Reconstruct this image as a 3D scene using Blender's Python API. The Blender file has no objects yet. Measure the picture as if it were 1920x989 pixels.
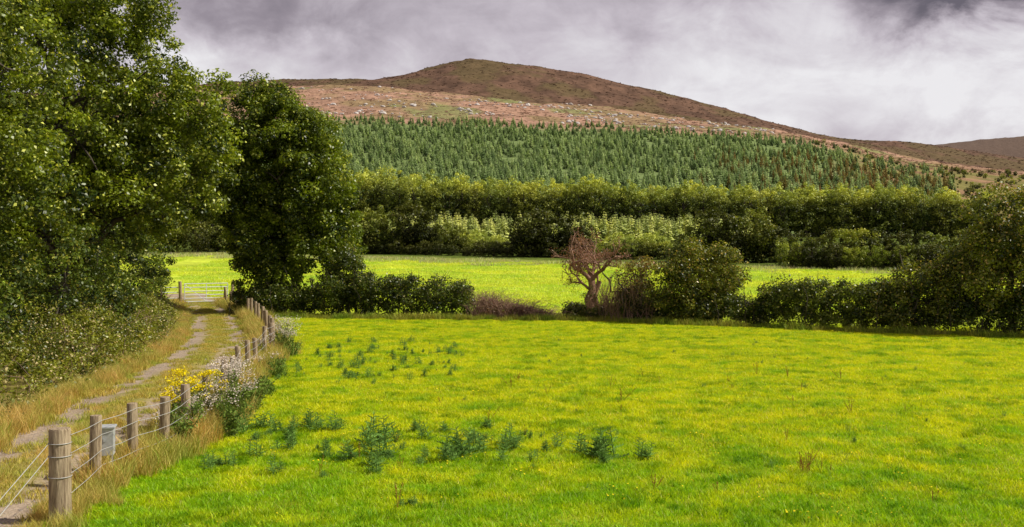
import bpy, math, numpy as np
rng = np.random.default_rng(11)
scene = bpy.context.scene
F = 1867.0
EYE = 3.46

# ------------------------------------------------------------------ noise
def _hash(xi, yi, s):
    h = (xi*374761393 + yi*668265263 + s*1442695041) & 0xffffffff
    h = ((h ^ (h >> 13))*1274126177) & 0xffffffff
    h = (h ^ (h >> 16)) & 0xffffffff
    return h/4294967295.0
def vnoise(x, y, s=0):
    x = np.asarray(x, float); y = np.asarray(y, float)
    xi = np.floor(x).astype(np.int64); yi = np.floor(y).astype(np.int64)
    fx = x-xi; fy = y-yi
    fx = fx*fx*(3-2*fx); fy = fy*fy*(3-2*fy)
    a = _hash(xi, yi, s); b = _hash(xi+1, yi, s); c = _hash(xi, yi+1, s); d = _hash(xi+1, yi+1, s)
    return (a*(1-fx)+b*fx)*(1-fy)+(c*(1-fx)+d*fx)*fy
def fbm(x, y, s=0, o=4):
    r = 0; a = 0.5; t = 0
    for i in range(o):
        r = r+a*vnoise(np.asarray(x)*2**i, np.asarray(y)*2**i, s+i*17); t += a; a *= 0.5
    return r/t
def sstep(a, b, x):
    t = np.clip((x-a)/(b-a), 0, 1); return t*t*(3-2*t)

# ------------------------------------------------------------------ terrain
KY = np.array([150., 240., 650., 1000., 1250., 1700., 2200., 3200., 5200.])
def bear(l): return (np.array(l, float)-960)/F
shoulder = (bear([-200,400,540,700,800,900,1000,1100,1200,1300,1400,1500,1600,1700,1800,1920,2300]),
            np.array([270,290,300,299,290,281,271,260,250,238,224,205,188,165,150,137,120])/F)
summit = (bear([-200,300,400,540,700,760,830,885,940,1000,1100,1200,1300,1400,1450,1530,1600,1700,1750,1800,1920,2300]),
          np.array([270,290,296,302,303,316,333,343,339,331,314,291,265,238,225,205,197,191,186,178,165,140])/F)
plant_top = (bear([-200,400,620,900,1200,1400,1500,1600,1700,1800,1920,2300]),
             np.array([235,240,240,232,220,208,196,176,152,142,132,120])/F)
far = (bear([-200,1400,1500,1650,1750,1850,1920,2300]), np.array([150,150,168,183,190,199,205,215])/F)
def H(x, y):
    x = np.asarray(x, float); y = np.asarray(y, float)
    t = x/np.maximum(y, 100.)
    e = lambda c: np.interp(t, c[0], c[1])
    Z = np.stack([np.full_like(t, 2.6),
        EYE+np.interp(t, bear([600, 1900]), np.array([52, 28])/F)*240,
        EYE+e(plant_top)*650, EYE+e(shoulder)*1000,
        EYE+(e(shoulder)-10/F)*1250, EYE+e(summit)*1700,
        (EYE+e(summit)*1700)*0.8, EYE+e(far)*3200, (EYE+e(far)*3200)*0.7])
    K = len(KY)
    dz = np.diff(Z, axis=0)/np.diff(KY)[:, None]
    m = np.zeros_like(Z); m[0] = 0.055; m[-1] = 0
    for i in range(1, K-1):
        a, b = dz[i-1], dz[i]
        m[i] = np.where(a*b > 0, 2*a*b/np.where(a+b == 0, 1, a+b), 0)
    yc = np.clip(y, KY[0], KY[-1]-1e-3)
    k = np.clip(np.searchsorted(KY, yc, side='right')-1, 0, K-2)
    j = np.arange(len(t))
    h = KY[k+1]-KY[k]; u = (yc-KY[k])/h
    z = (2*u**3-3*u**2+1)*Z[k, j]+(u**3-2*u**2+u)*h*m[k, j]+(-2*u**3+3*u**2)*Z[k+1, j]+(u**3-u**2)*h*m[k+1, j]
    zn = 2.6*(np.clip(y-55, 0, 95)/95)**2
    z = np.where(y < 150, zn, z)
    hill = sstep(500, 1000, y)
    z = z+hill*((fbm(x/90, y/90, 3)-.5)*10+(fbm(x/14, y/14, 5)-.5)*4.0)
    z = z+(fbm(x/7, y/7, 9, 2)-.5)*0.12*sstep(-4, -2, x)*(y < 3000)
    return z
def Hs(x, y): return float(H(np.array([x]), np.array([y]))[0])

TY = np.array([-20,8,13.3,15.5,19.8,25.2,29.9,36.7,47.5,54,60,75,110.]); TX = np.array([-7,-7,-7.2,-7.5,-8.2,-8.9,-9.4,-10.9,-14.2,-16.6,-18.6,-25,-42.])
_ys = np.linspace(-20, 110, 800); _xs = np.interp(_ys, TY, TX)
_k = np.exp(-np.linspace(-2, 2, 41)**2); _k /= _k.sum()
_xs = np.convolve(np.pad(_xs, 20, mode='edge'), _k, 'valid')
def xc(y): return np.interp(y, _ys, _xs)
FY = [9.6,12.4,14.2,15,16,16.7,18.9,20.5,22.2,24,28,32,36,40,45,50,55,60]
FX = [-5.5,-5.65,-5.97,-5.85,-5.85,-5.77,-5.9,-6.05,-6.28,-6.6,-7.2,-7.7,-8.8,-9.96,-11.6,-13.4,-15.4,-17.4]
def xf(y): return np.interp(y, FY, FX)

# ------------------------------------------------------------------ materials
def new_mat(name):
    m = bpy.data.materials.new(name); m.use_nodes = True
    nt = m.node_tree; nt.nodes.clear()
    return m, nt, nt.nodes, nt.links
def foliage_mat(name, transl=0.3, posnoise=None, rough=0.5, rnd=0.0, spec=0.25, tint=(1.25, 1.15, 0.6), lush=False):
    m, nt, N, L = new_mat(name)
    out = N.new('ShaderNodeOutputMaterial'); at = N.new('ShaderNodeAttribute'); at.attribute_name = 'Col'
    col = at.outputs['Color']
    if posnoise:
        geo = N.new('ShaderNodeNewGeometry'); no = N.new('ShaderNodeTexNoise')
        no.inputs['Scale'].default_value = posnoise[0]; no.inputs['Detail'].default_value = 6; no.inputs['Roughness'].default_value = .65
        L.new(geo.outputs['Position'], no.inputs['Vector'])
        fac = no.outputs['Fac']
        if lush:   # the sward gets greener and lusher toward the lower end of the meadow
            sx = N.new('ShaderNodeSeparateXYZ'); L.new(geo.outputs['Position'], sx.inputs[0])
            mr = N.new('ShaderNodeMapRange'); mr.inputs['From Min'].default_value = 12; mr.inputs['From Max'].default_value = 20; mr.inputs['To Min'].default_value = -.12; mr.inputs['To Max'].default_value = .04
            L.new(sx.outputs[1], mr.inputs['Value']); ad = N.new('ShaderNodeMath'); ad.operation = 'ADD'; L.new(fac, ad.inputs[0]); L.new(mr.outputs[0], ad.inputs[1]); fac = ad.outputs[0]
        cr = N.new('ShaderNodeValToRGB'); cr.color_ramp.elements[0].position = 0.36; cr.color_ramp.elements[1].position = 0.60
        cr.color_ramp.elements[0].color = (*posnoise[1], 1); cr.color_ramp.elements[1].color = (*posnoise[2], 1)
        L.new(fac, cr.inputs['Fac'])
        mx = N.new('ShaderNodeMix'); mx.data_type = 'RGBA'; mx.blend_type = 'MULTIPLY'; mx.inputs[0].default_value = 1
        L.new(col, mx.inputs[6]); L.new(cr.outputs['Color'], mx.inputs[7]); col = mx.outputs[2]
    if rnd > 0:
        oi = N.new('ShaderNodeObjectInfo'); hs = N.new('ShaderNodeHueSaturation')
        mr = N.new('ShaderNodeMapRange'); mr.inputs['To Min'].default_value = 1-rnd; mr.inputs['To Max'].default_value = 1+rnd
        L.new(oi.outputs['Random'], mr.inputs['Value']); L.new(mr.outputs[0], hs.inputs['Value'])
        mr2 = N.new('ShaderNodeMapRange'); mr2.inputs['To Min'].default_value = 0.5+rnd*0.05; mr2.inputs['To Max'].default_value = 0.5-rnd*0.07
        L.new(oi.outputs['Random'], mr2.inputs['Value']); L.new(mr2.outputs[0], hs.inputs['Hue'])
        L.new(col, hs.inputs['Color']); col = hs.outputs['Color']
    p = N.new('ShaderNodeBsdfPrincipled'); p.inputs['Roughness'].default_value = rough
    p.inputs['Specular IOR Level'].default_value = spec
    L.new(col, p.inputs['Base Color'])
    if transl <= 0:
        L.new(p.outputs[0], out.inputs['Surface']); return m
    tr = N.new('ShaderNodeBsdfTranslucent'); tm = N.new('ShaderNodeMix'); tm.data_type = 'RGBA'; tm.blend_type = 'MULTIPLY'; tm.inputs[0].default_value = 1
    L.new(col, tm.inputs[6]); tm.inputs[7].default_value = (*tint, 1); L.new(tm.outputs[2], tr.inputs['Color'])
    ms = N.new('ShaderNodeMixShader'); ms.inputs[0].default_value = transl
    L.new(p.outputs[0], ms.inputs[1]); L.new(tr.outputs[0], ms.inputs[2]); L.new(ms.outputs[0], out.inputs['Surface'])
    return m
def noise_mat(name, c1, c2, scale=8, rough=0.85, metallic=0, bump=0.3, stretch=(1, 1, 1), spec=0.3):
    m, nt, N, L = new_mat(name)
    out = N.new('ShaderNodeOutputMaterial'); p = N.new('ShaderNodeBsdfPrincipled')
    tc = N.new('ShaderNodeTexCoord'); mp = N.new('ShaderNodeMapping'); mp.inputs['Scale'].default_value = stretch
    L.new(tc.outputs['Object'], mp.inputs[0])
    no = N.new('ShaderNodeTexNoise'); no.inputs['Scale'].default_value = scale; no.inputs['Detail'].default_value = 6; no.inputs['Roughness'].default_value = 0.65
    L.new(mp.outputs[0], no.inputs['Vector'])
    cr = N.new('ShaderNodeValToRGB'); cr.color_ramp.elements[0].position = 0.32; cr.color_ramp.elements[1].position = 0.68
    cr.color_ramp.elements[0].color = (*c1, 1); cr.color_ramp.elements[1].color = (*c2, 1)
    L.new(no.outputs['Fac'], cr.inputs['Fac']); L.new(cr.outputs['Color'], p.inputs['Base Color'])
    p.inputs['Roughness'].default_value = rough; p.inputs['Metallic'].default_value = metallic; p.inputs['Specular IOR Level'].default_value = spec
    bu = N.new('ShaderNodeBump'); bu.inputs['Strength'].default_value = bump; bu.inputs['Distance'].default_value = 0.02
    L.new(no.outputs['Fac'], bu.inputs['Height']); L.new(bu.outputs[0], p.inputs['Normal'])
    L.new(p.outputs[0], out.inputs['Surface'])
    return m

M_bark = noise_mat('bark', (0.03, 0.025, 0.018), (0.11, 0.09, 0.065), 6, stretch=(3, 3, 0.6), bump=0.8)
M_deadbark = noise_mat('dead_bark', (0.10, 0.06, 0.045), (0.24, 0.15, 0.11), 8, stretch=(2, 2, 0.6), bump=0.6)
M_leaf = foliage_mat('leaf', 0.35, rough=.40, spec=.5)
M_leaf_i = foliage_mat('leaf_distant', 0.22, rnd=0.22)
M_conifer = foliage_mat('conifer_needles', 0, rnd=0.28, rough=0.8, spec=0.1)
M_heather = foliage_mat('heather_twigs', 0, rnd=0.15, rough=0.9, spec=0.05)
M_grass = foliage_mat('grass_blade', 0.4, posnoise=(0.9, (0.50, 0.75, 0.8), (1.10, 1.02, 1.0)), rough=0.55, spec=0.2, lush=True)
M_dry = foliage_mat('dry_grass_blade', 0.3, posnoise=(0.9, (0.72, 0.95, 0.6), (1.1, 0.96, 1.0)), rough=0.7, spec=0.15, tint=(1.1, 1.0, 0.7))
M_flower = foliage_mat('petal', 0.2, rough=0.7, spec=0.1, tint=(1, 1, 1))
M_wood = noise_mat('weathered_wood', (0.13, 0.085, 0.05), (0.52, 0.41, 0.28), 5, stretch=(7, 7, 0.7), bump=0.9)
M_steel = noise_mat('galvanised_steel', (0.42, 0.44, 0.46), (0.60, 0.62, 0.64), 12, rough=0.5, metallic=0.3, bump=0.05)
M_wire = noise_mat('fence_wire_metal', (0.45, 0.44, 0.43), (0.6, 0.6, 0.6), 20, rough=0.5, metallic=0.3, bump=0)
M_stone = noise_mat('pale_rock', (0.38, 0.34, 0.32), (0.64, 0.6, 0.56), 1.5, bump=0.5)
M_pebble = noise_mat('gravel_stone', (0.18, 0.145, 0.12), (0.44, 0.37, 0.31), 12, bump=0.3)

# ------------------------------------------------------------------ geometry accumulator
class Geo:
    def __init__(s): s.V = []; s.C = []; s.F = []; s.n = 0
    def add(s, V, Fc, col, mat=0):
        V = np.asarray(V, float).reshape(-1, 3); Fc = np.asarray(Fc, np.int64)
        C = np.ones((len(V), 4)); C[:, :3] = col
        s.V.append(V); s.C.append(C); s.F.append((Fc+s.n, mat)); s.n += len(V)
    def build(s, name, mats, smooth=False, link=True, loc=None):
        V = np.concatenate(s.V); C = np.concatenate(s.C)
        if loc is not None: V = V-np.array(loc)
        li = np.concatenate([f.ravel() for f, m in s.F])
        tot = np.concatenate([np.full(len(f), f.shape[1]) for f, m in s.F])
        mi = np.concatenate([np.full(len(f), m) for f, m in s.F])
        st = np.concatenate([[0], np.cumsum(tot)[:-1]])
        me = bpy.data.meshes.new(name)
        me.vertices.add(len(V)); me.vertices.foreach_set('co', V.astype(np.float32).ravel())
        me.loops.add(len(li)); me.loops.foreach_set('vertex_index', li.astype(np.int32))
        me.polygons.add(len(tot)); me.polygons.foreach_set('loop_start', st.astype(np.int32))
        for m in mats: me.materials.append(m)
        me.polygons.foreach_set('material_index', mi.astype(np.int32))
        a = me.color_attributes.new('Col', 'FLOAT_COLOR', 'POINT'); a.data.foreach_set('color', C.astype(np.float32).ravel())
        me.update(calc_edges=True)
        if smooth: me.polygons.foreach_set('use_smooth', np.ones(len(tot), bool))
        ob = bpy.data.objects.new(name, me)
        if loc is not None: ob.location = loc
        if link: scene.collection.objects.link(ob)
        return ob
def nrm(a): return a/np.maximum(np.linalg.norm(a, axis=-1, keepdims=True), 1e-9)
def leaves(g, P, Nn, Ln, Wd, col, mat=1, r=rng):
    n = len(P); a = nrm(np.cross(Nn, r.normal(size=(n, 3)))); b = np.cross(Nn, a)
    Ln = np.asarray(Ln).reshape(-1, 1); Wd = np.asarray(Wd).reshape(-1, 1)
    V = np.stack([P-a*Ln*.5, P+b*Wd*.5-a*Ln*0.08+Nn*Wd*.18, P+a*Ln*.5, P-b*Wd*.5-a*Ln*0.08+Nn*Wd*.18], 1).reshape(-1, 3)
    g.add(V, np.arange(n*4).reshape(n, 4), np.repeat(col, 4, axis=0), mat)
def clumps(g, C, R, per, size, pal, mat=1, r=rng, flat=0.8, jit=0.4, tone=None):
    n = len(C); idx = np.repeat(np.arange(n), per); m = len(idx)
    d = nrm(r.normal(size=(m, 3))); rr = np.asarray(R)[idx]*r.random(m)**0.45
    P = C[idx]+d*rr[:, None]*np.array([1, 1, flat])
    Nn = nrm(d*0.8+np.array([0, 0, .55])+0.65*r.normal(size=(m, 3)))
    tcl = (r.random(n) if tone is None else tone)[idx]; t = np.clip(tcl*0.8+r.random(m)*0.4-0.1, 0, 1)[:, None]
    c = np.array(pal[0])*(1-t)+np.array(pal[1])*t
    if len(pal) > 2:
        k = (r.random(m) < 0.09)[:, None]; c = np.where(k, np.array(pal[2]), c)
    c = c*(1+jit*(r.random((m, 1))-.5))
    s = size*(0.6+0.8*r.random(m))
    leaves(g, P, Nn, s, s*0.62, c, mat, r)
def tube(g, pts, rad, sides=6, mat=0, col=(1, 1, 1)):
    pts = np.asarray(pts, float); n = len(pts); T = nrm(np.gradient(pts, axis=0))
    ref = np.array([0.31, 0.9, 0.1]) if abs(T[0][2]) > .7 else np.array([0, 0, 1.])
    A = nrm(np.cross(T, ref)); Bv = np.cross(T, A)
    an = np.linspace(0, 2*np.pi, sides, endpoint=False)
    V = pts[:, None]+np.asarray(rad)[:, None, None]*(np.cos(an)[None, :, None]*A[:, None]+np.sin(an)[None, :, None]*Bv[:, None])
    Fc = []
    for i in range(n-1):
        for j in range(sides):
            k = (j+1) % sides; Fc.append([i*sides+j, i*sides+k, (i+1)*sides+k, (i+1)*sides+j])
    g.add(V.reshape(-1, 3), Fc, col, mat)
def wig(a, b, n, amp, r, lift=0.0):
    a = np.array(a, float); b = np.array(b, float); t = np.linspace(0, 1, n)[:, None]
    L = np.linalg.norm(b-a); p = a*(1-t)+b*t+np.sin(t*np.pi)*np.array([0, 0, lift*L])
    w = r.normal(size=(n, 3))*amp*L; w[0] = 0; w[-1] = 0
    return p+w
def crown_pts(ell, n, r, inner=0.35):
    vol = np.array([e[3]*e[4]*e[5] for e in ell])**0.75; vol /= vol.sum()
    out = []
    for k, e in enumerate(ell):
        m = max(3, int(n*vol[k])); d = nrm(r.normal(size=(m, 3)))
        q = inner+(1-inner)*r.random(m)**0.55
        s = 0.66+0.66*fbm(d[:, 0]*2.5+k*9+5, d[:, 2]*2.5+d[:, 1]*1.9+k*5, 31+k, 3)
        out.append(np.array(e[:3])+d*(q*s)[:, None]*np.array(e[3:6]))
    return np.concatenate(out)
def tree(name, base, ell, tr, n, cr, per, size, pal, seed, limbs=14, trunk_top=None, mat=M_leaf, bark=M_bark, link=True, inner=.35, lean=0.05, sides=8, stems=1, minz=0.25, lit_top=None):
    r = np.random.default_rng(seed); g = Geo(); base = np.array(base, float)
    C = crown_pts(ell, n, r, inner); C = C[C[:, 2] > base[2]+minz]
    R = cr*(0.6+0.8*r.random(len(C)))
    tone = None
    if lit_top is not None:   # sunlit crown top and shaded lower faces painted into the leaf tone
        tone = np.clip((C[:, 2]-base[2]-lit_top[0])/(lit_top[1]-lit_top[0]), 0, 1)*.85+.3*r.random(len(C))-.05
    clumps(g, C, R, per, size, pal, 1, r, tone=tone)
    e0 = np.array(ell[0][:3]); top = np.array([e0[0], e0[1], ell[0][2]+0.45*ell[0][5]]) if trunk_top is None else np.array(trunk_top)
    for s in range(stems):
        b2 = base+np.array([r.normal()*.25, r.normal()*.25, 0])*(s > 0)-np.array([0, 0, .1]); t2 = top+r.normal(size=3)*(s > 0)*0.8
        path = wig(b2, t2, 9, lean*.5, r); rad = tr*(1-np.linspace(0, 1, 9)*.8); rad[0] *= 1.35
        tube(g, path, rad, sides)
        for i in range(limbs//stems):
            c = C[r.integers(len(C))]; f = np.clip(0.25+0.6*r.random(), .2, .9); k = f*8; i0 = int(k)
            st = path[i0]*(1-(k-i0))+path[min(i0+1, 8)]*(k-i0); rr = tr*(1-f*.8)*.5
            lp = wig(st, c, 7, .05, r, .08); tube(g, lp, rr*(1-np.linspace(0, 1, 7)*.85), max(4, sides-3))
            for q in range(2):
                c2 = C[r.integers(len(C))]; d2 = c2-lp[3+q]; dl = np.linalg.norm(d2)
                c2 = lp[3+q]+d2*min(1, 1.6/max(dl, .01)) if link else c2
                tube(g, wig(lp[3+q], c2, 4, .05, r), rr*.35*np.linspace(1, .2, 4), 4)
    return g.build(name, [bark, mat], link=link, loc=tuple(base))

# ------------------------------------------------------------------ instancing
def scatter(name, P, rot, scl, coll, idx=None):
    me = bpy.data.meshes.new(name); P = np.asarray(P, np.float32)
    me.vertices.add(len(P)); me.vertices.foreach_set('co', P.ravel())
    a = me.attributes.new('rot', 'FLOAT_VECTOR', 'POINT'); a.data.foreach_set('vector', np.asarray(rot, np.float32).ravel())
    a = me.attributes.new('scl', 'FLOAT_VECTOR', 'POINT'); a.data.foreach_set('vector', np.asarray(scl, np.float32).ravel())
    if idx is None: idx = rng.integers(0, 1000, len(P))
    a = me.attributes.new('idx', 'INT', 'POINT'); a.data.foreach_set('value', np.asarray(idx, np.int32))
    ob = bpy.data.objects.new(name, me); scene.collection.objects.link(ob)
    ng = bpy.data.node_groups.new(name+'_instances', 'GeometryNodeTree')
    ng.interface.new_socket('Geometry', in_out='INPUT', socket_type='NodeSocketGeometry')
    ng.interface.new_socket('Geometry', in_out='OUTPUT', socket_type='NodeSocketGeometry')
    N = ng.nodes; L = ng.links
    gi = N.new('NodeGroupInput'); go = N.new('NodeGroupOutput')
    ci = N.new('GeometryNodeCollectionInfo'); ci.inputs['Collection'].default_value = coll
    ci.inputs['Separate Children'].default_value = True; ci.inputs['Reset Children'].default_value = True
    ip = N.new('GeometryNodeInstanceOnPoints'); ip.inputs['Pick Instance'].default_value = True
    def na(nm, ty):
        q = N.new('GeometryNodeInputNamedAttribute'); q.data_type = ty; q.inputs['Name'].default_value = nm; return q.outputs['Attribute']
    er = N.new('FunctionNodeEulerToRotation')
    L.new(na('rot', 'FLOAT_VECTOR'), er.inputs[0]); L.new(er.outputs[0], ip.inputs['Rotation'])
    L.new(na('scl', 'FLOAT_VECTOR'), ip.inputs['Scale']); L.new(na('idx', 'INT'), ip.inputs['Instance Index'])
    L.new(gi.outputs[0], ip.inputs['Points']); L.new(ci.outputs[0], ip.inputs['Instance']); L.new(ip.outputs[0], go.inputs[0])
    md = ob.modifiers.new('instances', 'NODES'); md.node_group = ng
    return ob
def coll_of(name, obs):
    c = bpy.data.collections.new(name)
    for o in obs: c.objects.link(o)
    return c
def S3(s, n=None): s = np.asarray(s, float); return np.stack([s, s, s], 1)
def RZ(n, tilt=0.0): return np.stack([rng.normal(size=n)*tilt, rng.normal(size=n)*tilt, rng.random(n)*2*np.pi], 1)

# ------------------------------------------------------------------ ground sheet
yy = np.concatenate([np.linspace(-25, 10, 30), np.linspace(10.5, 60, 150), np.linspace(61, 160, 90), np.geomspace(162, 650, 130), np.geomspace(655, 1300, 170), np.geomspace(1305, 2300, 150), np.geomspace(2350, 5200, 60)])
tt = np.linspace(-0.95, 0.95, 620)
X = (tt[None, :]*(yy[:, None]+30)); Y = np.repeat(yy[:, None], len(tt), 1)
x = X.ravel(); y = Y.ravel(); z = H(x, y)
nc = len(tt); nr = len(yy)
i, j = np.meshgrid(np.arange(nr-1), np.arange(nc-1), indexing='ij'); a = (i*nc+j).ravel()
Fc = np.stack([a, a+1, a+nc+1, a+nc], 1)
def lerp(a, b, t): return a*(1-t[:, None])+b*t[:, None]
col = np.tile(np.array([0.28, 0.36, 0.012]), (len(x), 1))
verge = sstep(0.3, -0.2, x-xf(y))*(y < 62); col = lerp(col, np.array([0.24, 0.20, 0.06]), verge)
f2 = sstep(50, 54, y); col = lerp(col, np.array([0.50, 0.60, 0.05]), f2)
edge2 = np.clip(150-(x+49)*0.43*(x > -49), 95, 150)
rough = sstep(-6, -1, y-edge2)*(y > 60); col = lerp(col, np.array([0.34, 0.38, 0.07]), rough)
col = lerp(col, np.array([0.10, 0.14, 0.02]), sstep(0, 8, y-edge2)*(y > 60))
col = lerp(col, np.array([0.17, 0.23, 0.08]), sstep(200, 240, y))
t = x/np.maximum(y, 100)
n1 = fbm(x/30, y/60, 40, 5); n2 = fbm(x/7, y/14, 44, 4)
heath = lerp(np.tile([0.36, 0.215, 0.15], (len(x), 1)), np.array([0.28, 0.195, 0.105]), sstep(.45, .62, n1))
heath = lerp(heath, np.array([0.20, 0.22, 0.08]), sstep(.58, .68, fbm(x/45+9, y/70, 60, 4))*0.8)
heath = heath*(0.6+0.8*n2)[:, None]
moor = lerp(np.tile([0.20, 0.18, 0.055], (len(x), 1)), np.array([0.27, 0.165, 0.09]), sstep(.42, .58, fbm(x/18, y/30, 61, 4)))*(0.5+n2)[:, None]
heath = lerp(heath, moor, sstep(.30, .36, t)*sstep(900, 600, y))
hs = sstep(600, 640, y+(fbm(x/25, y/25, 70)-.5)*60)
hs = np.maximum(hs, sstep(0.30, 0.36, t+(fbm(x/20, y/20, 71)-.5)*0.05)*sstep(240, 260, y))
col = lerp(col, heath, hs)
dark = np.array([0.125, 0.072, 0.048])*(0.35+1.3*fbm(x/12, y/22, 80, 5))[:, None]  # cloud shadow over the summit, painted into the ground colour
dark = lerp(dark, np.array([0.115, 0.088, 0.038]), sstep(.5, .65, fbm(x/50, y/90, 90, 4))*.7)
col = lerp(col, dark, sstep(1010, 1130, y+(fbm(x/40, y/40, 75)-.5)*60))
col = lerp(col, np.array([0.13, 0.09, 0.07]), sstep(2300, 2500, y))
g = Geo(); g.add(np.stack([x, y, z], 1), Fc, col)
m, nt, N, L = new_mat('ground_cover')
out = N.new('ShaderNodeOutputMaterial'); p = N.new('ShaderNodeBsdfPrincipled'); p.inputs['Roughness'].default_value = .95; p.inputs['Specular IOR Level'].default_value = 0.1
at = N.new('ShaderNodeAttribute'); at.attribute_name = 'Col'; ge = N.new('ShaderNodeNewGeometry')
def gnoise(scale, det=6):
    q = N.new('ShaderNodeTexNoise'); q.inputs['Scale'].default_value = scale; q.inputs['Detail'].default_value = det; q.inputs['Roughness'].default_value = .7
    L.new(ge.outputs['Position'], q.inputs['Vector']); return q.outputs['Fac']
n_a = gnoise(1.2, 8); n_b = gnoise(0.12, 10)
ad = N.new('ShaderNodeMath'); ad.operation = 'ADD'; L.new(n_a, ad.inputs[0]); L.new(n_b, ad.inputs[1])
mr = N.new('ShaderNodeMapRange'); mr.inputs['From Min'].default_value = .7; mr.inputs['From Max'].default_value = 1.3; mr.inputs['To Min'].default_value = .5; mr.inputs['To Max'].default_value = 1.45
L.new(ad.outputs[0], mr.inputs['Value'])
mx = N.new('ShaderNodeVectorMath'); mx.operation = 'SCALE'; L.new(at.outputs['Color'], mx.inputs[0]); L.new(mr.outputs[0], mx.inputs['Scale'])
L.new(mx.outputs[0], p.inputs['Base Color'])
bu = N.new('ShaderNodeBump'); bu.inputs['Strength'].default_value = .8; bu.inputs['Distance'].default_value = 1.0; L.new(n_b, bu.inputs['Height'])
bu2 = N.new('ShaderNodeBump'); bu2.inputs['Strength'].default_value = .6; bu2.inputs['Distance'].default_value = .08; L.new(n_a, bu2.inputs['Height']); L.new(bu.outputs[0], bu2.inputs['Normal'])
L.new(bu2.outputs[0], p.inputs['Normal']); L.new(p.outputs[0], out.inputs['Surface'])
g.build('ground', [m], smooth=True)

# ------------------------------------------------------------------ track
ys = np.linspace(2, 72, 350); us = np.linspace(-1, 1, 15)
cx = xc(ys); tx = np.gradient(cx, ys); nx = 1/np.sqrt(1+tx**2); ny = -tx*nx
hw = 1.40
PX = cx[:, None]+us*hw*nx[:, None]; PY = ys[:, None]+us*hw*ny[:, None]
PZ = H(PX.ravel(), PY.ravel()).reshape(PX.shape)+0.03+0.05*np.exp(-(us/0.3)**2)-0.02*(np.abs(us) > .95)
C = np.zeros((PX.size, 3)); C[:, 0] = np.tile((us+1)/2, len(ys)); C[:, 1] = .5
i, j = np.meshgrid(np.arange(len(ys)-1), np.arange(14), indexing='ij'); a = (i*15+j).ravel()
g = Geo(); g.add(np.stack([PX, PY, PZ], -1).reshape(-1, 3), np.stack([a, a+1, a+16, a+15], 1), C)
m, nt, N, L = new_mat('gravel_track_surface')
out = N.new('ShaderNodeOutputMaterial'); p = N.new('ShaderNodeBsdfPrincipled'); p.inputs['Roughness'].default_value = .95
at = N.new('ShaderNodeAttribute'); at.attribute_name = 'Col'; sx = N.new('ShaderNodeSeparateXYZ'); L.new(at.outputs['Color'], sx.inputs[0])
ge = N.new('ShaderNodeNewGeometry')
def M(op, a, b=None):
    q = N.new('ShaderNodeMath'); q.operation = op
    for k, v in enumerate([a, b]):
        if v is None: continue
        if isinstance(v, (int, float)): q.inputs[k].default_value = v
        else: L.new(v, q.inputs[k])
    return q.outputs[0]
n_a = gnoise(1.7, 6); n_b = gnoise(18, 6); n_c = gnoise(.8, 4)
u = M('ABSOLUTE', M('SUBTRACT', sx.outputs[0], .5))
dd = M('ABSOLUTE', M('SUBTRACT', u, .285))
rut = M('SUBTRACT', M('ADD', .135, M('MULTIPLY', M('SUBTRACT', n_a, .5), .5)), dd)
mr = N.new('ShaderNodeMapRange'); mr.inputs['From Min'].default_value = -.07; mr.inputs['From Max'].default_value = .08; L.new(rut, mr.inputs['Value'])
cg = N.new('ShaderNodeValToRGB'); L.new(M('ADD', M('MULTIPLY', n_b, .6), M('MULTIPLY', n_c, .4)), cg.inputs[0]); cg.color_ramp.elements[0].position = .35; cg.color_ramp.elements[1].position = .65
cg.color_ramp.elements[0].color = (.19, .13, .085, 1); cg.color_ramp.elements[1].color = (.52, .41, .31, 1)
cs = N.new('ShaderNodeValToRGB'); L.new(n_a, cs.inputs[0]); cs.color_ramp.elements[0].position = .35; cs.color_ramp.elements[1].position = .65
cs.color_ramp.elements[0].color = (.22, .21, .04, 1); cs.color_ramp.elements[1].color = (.46, .35, .12, 1)
mx = N.new('ShaderNodeMix'); mx.data_type = 'RGBA'; L.new(mr.outputs[0], mx.inputs[0]); L.new(cs.outputs[0], mx.inputs[6]); L.new(cg.outputs[0], mx.inputs[7])
L.new(mx.outputs[2], p.inputs['Base Color'])
bu = N.new('ShaderNodeBump'); bu.inputs['Distance'].default_value = .03; L.new(n_b, bu.inputs['Height']); L.new(bu.outputs[0], p.inputs['Normal'])
L.new(p.outputs[0], out.inputs['Surface'])
g.build('gravel_track', [m], smooth=True)

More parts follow.
